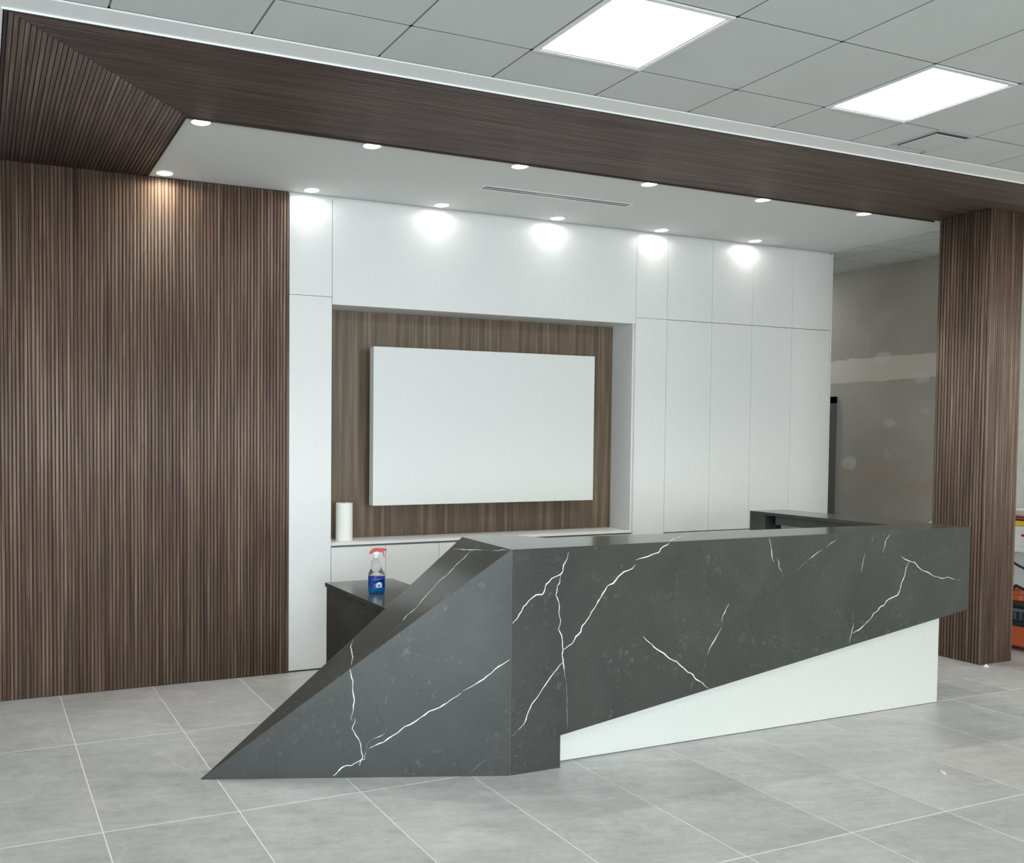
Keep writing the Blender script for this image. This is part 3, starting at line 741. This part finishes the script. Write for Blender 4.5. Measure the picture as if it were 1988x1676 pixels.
# ================================================================= things beyond the column
wbn = thing('workbench', 'white workbench against the wall beyond the column', 'workbench', (8.2, 4.8, 0))
part('bench_top', wbn, m_white_in, 7.9, 8.5, 3.9, 5.75, .815, .856, .003)
part('bench_panel', wbn, m_paintw, 8.30, 8.32, 3.95, 5.68, 0, .814)
part('leg', wbn, m_paintw, 8.44, 8.48, 3.95, 4.0, 0, .814); part('leg', wbn, m_paintw, 8.44, 8.48, 5.64, 5.69, 0, .814)
cb = thing('white_carton', 'white carton with a small dark red square on the workbench', 'box', (8.02, 4.84, .856))
obj('carton', box(-.08, .08, -.10, .12, .0005, .165, bev=.003), m_paintw, cb)
obj('print', box(-.0812, -.0802, -.068, -.048, .085, .105), m_red, cb)
bc = thing('black_case', 'black case standing beside the white carton', 'case', (8.02, 4.66, .856)); obj('case', box(-.10, .10, -.10, .065, .0005, .15, bev=.006), m_black, bc)
obj('handle', tube(bmesh.new(), [(0, -.05, .148), (0, -.05, .17), (0, .02, .17), (0, .02, .148)], .006), m_black, bc)
rk = thing('red_shelf_rack', 'dark red shelf bar with a brace on the wall over the workbench', 'shelf', (8.35, 4.75, 1.085))
obj('shelf_bar', box(-.40, .16, -.6, .35, 0, .022), m_red, rk)
obj('brace', tube(bmesh.new(), [(-.10, .30, -.10), (-.10, -.10, .0)], .012), m_red, rk)
obj('wall_rail', box(.14, .164, -.6, .35, -.12, 0), m_red, rk)
yb = obj('yellow_folder', box(-.07, .10, -.09, .11, 0, .045, bev=.002), m_yellow, None, (8.03, 4.84, 1.0225)); tag(yb, 'yellow folder lying on top of the white carton', 'folder')
pp = thing('paper_stack', 'loose pile of cream papers lying on the red shelf bar', 'papers', (8.10, 4.72, 1.108))
for k in range(4): obj('sheet', box(-.10, .10, -.25, .22, k*.013, k*.013+.009), m_paper, pp).rotation_euler = (0, 0, (k-1.5)*.05)
wc = obj('white_board', hull([(7.93, 5.42, .8565), (7.96, 5.42, .8565), (7.93, 5.64, .8565), (7.96, 5.64, .8565), (7.93, 5.42, 1.08), (7.96, 5.42, 1.08), (7.93, 5.64, .955), (7.96, 5.64, .955)]), m_paintw)
tag(wc, 'small white offcut standing on the bench, seen just left of the column', 'offcut')
vc = thing('shop_vacuum', 'orange and black shop vacuum on the floor beyond the column', 'vacuum cleaner', (8.06, 4.80, 0))
obj('tank', box(-.17, .17, -.22, .20, .035, .21, bev=.02), m_orange, vc)
obj('rim', box(-.18, .18, -.23, .21, .21, .245, bev=.006), m_black, vc)
bm = bmesh.new(); abox(bm, -.16, .16, -.21, .19, .245, .345, bev=.02); hs = obj('housing', bm, m_greyp, vc)
bm = bmesh.new()
for k in range(8): abox(bm, -.166, -.158, -.17+k*.045, -.15+k*.045, .262, .325)
obj('grille', bm, m_black, hs)
obj('lid', box(-.13, .13, -.18, .16, .345, .40, bev=.02), m_black, vc)
bm = bmesh.new(); revolve(bm, [(.055, .40), (.062, .41), (.062, .45), (.066, .455), (.060, .46), (.05, .50), (.0, .505)], cx=-.05, cy=.03); obj('filter_cap', bm, m_orange, vc, smooth=False)
hp = [(-.10, .12, .47), (-.12, .02, .53), (-.12, -.06, .50), (-.12, -.12, .38), (-.1, -.2, .36)]
obj('hose', tube(bmesh.new(), hp, .014), m_black, vc)
for s in (-1, 1):
    for q in (-.19, .17): bm = bmesh.new(); tube(bm, [(s*.12-.02, q, .02), (s*.12+.02, q, .02)], .02, 12); obj('wheel', bm, m_black, vc)
pr = obj('pry_bar', tube(bmesh.new(), [(8.02, 4.95, .735), (7.96, 4.83, .70), (7.93, 4.55, .60), (7.93, 4.40, .56)], .011), m_black); tag(pr, 'black pipe end slanting in front of the workbench', 'pipe')
db = obj('debris_scrap', hull([(7.10, 4.53, 0.0005), (7.13, 4.50, .0005), (7.14, 4.535, .0005), (7.115, 4.52, .022)]), m_paintw); tag(db, 'tiny white scrap on the floor at the column corner', 'scrap')
db = obj('plastic_scrap', hull([(4.62, 3.12, .0005), (4.64, 3.13, .0005), (4.625, 3.15, .0005), (4.65, 3.17, .012), (4.63, 3.14, .012)]), m_paintw); tag(db, 'tiny white scrap on the open floor tiles', 'scrap')
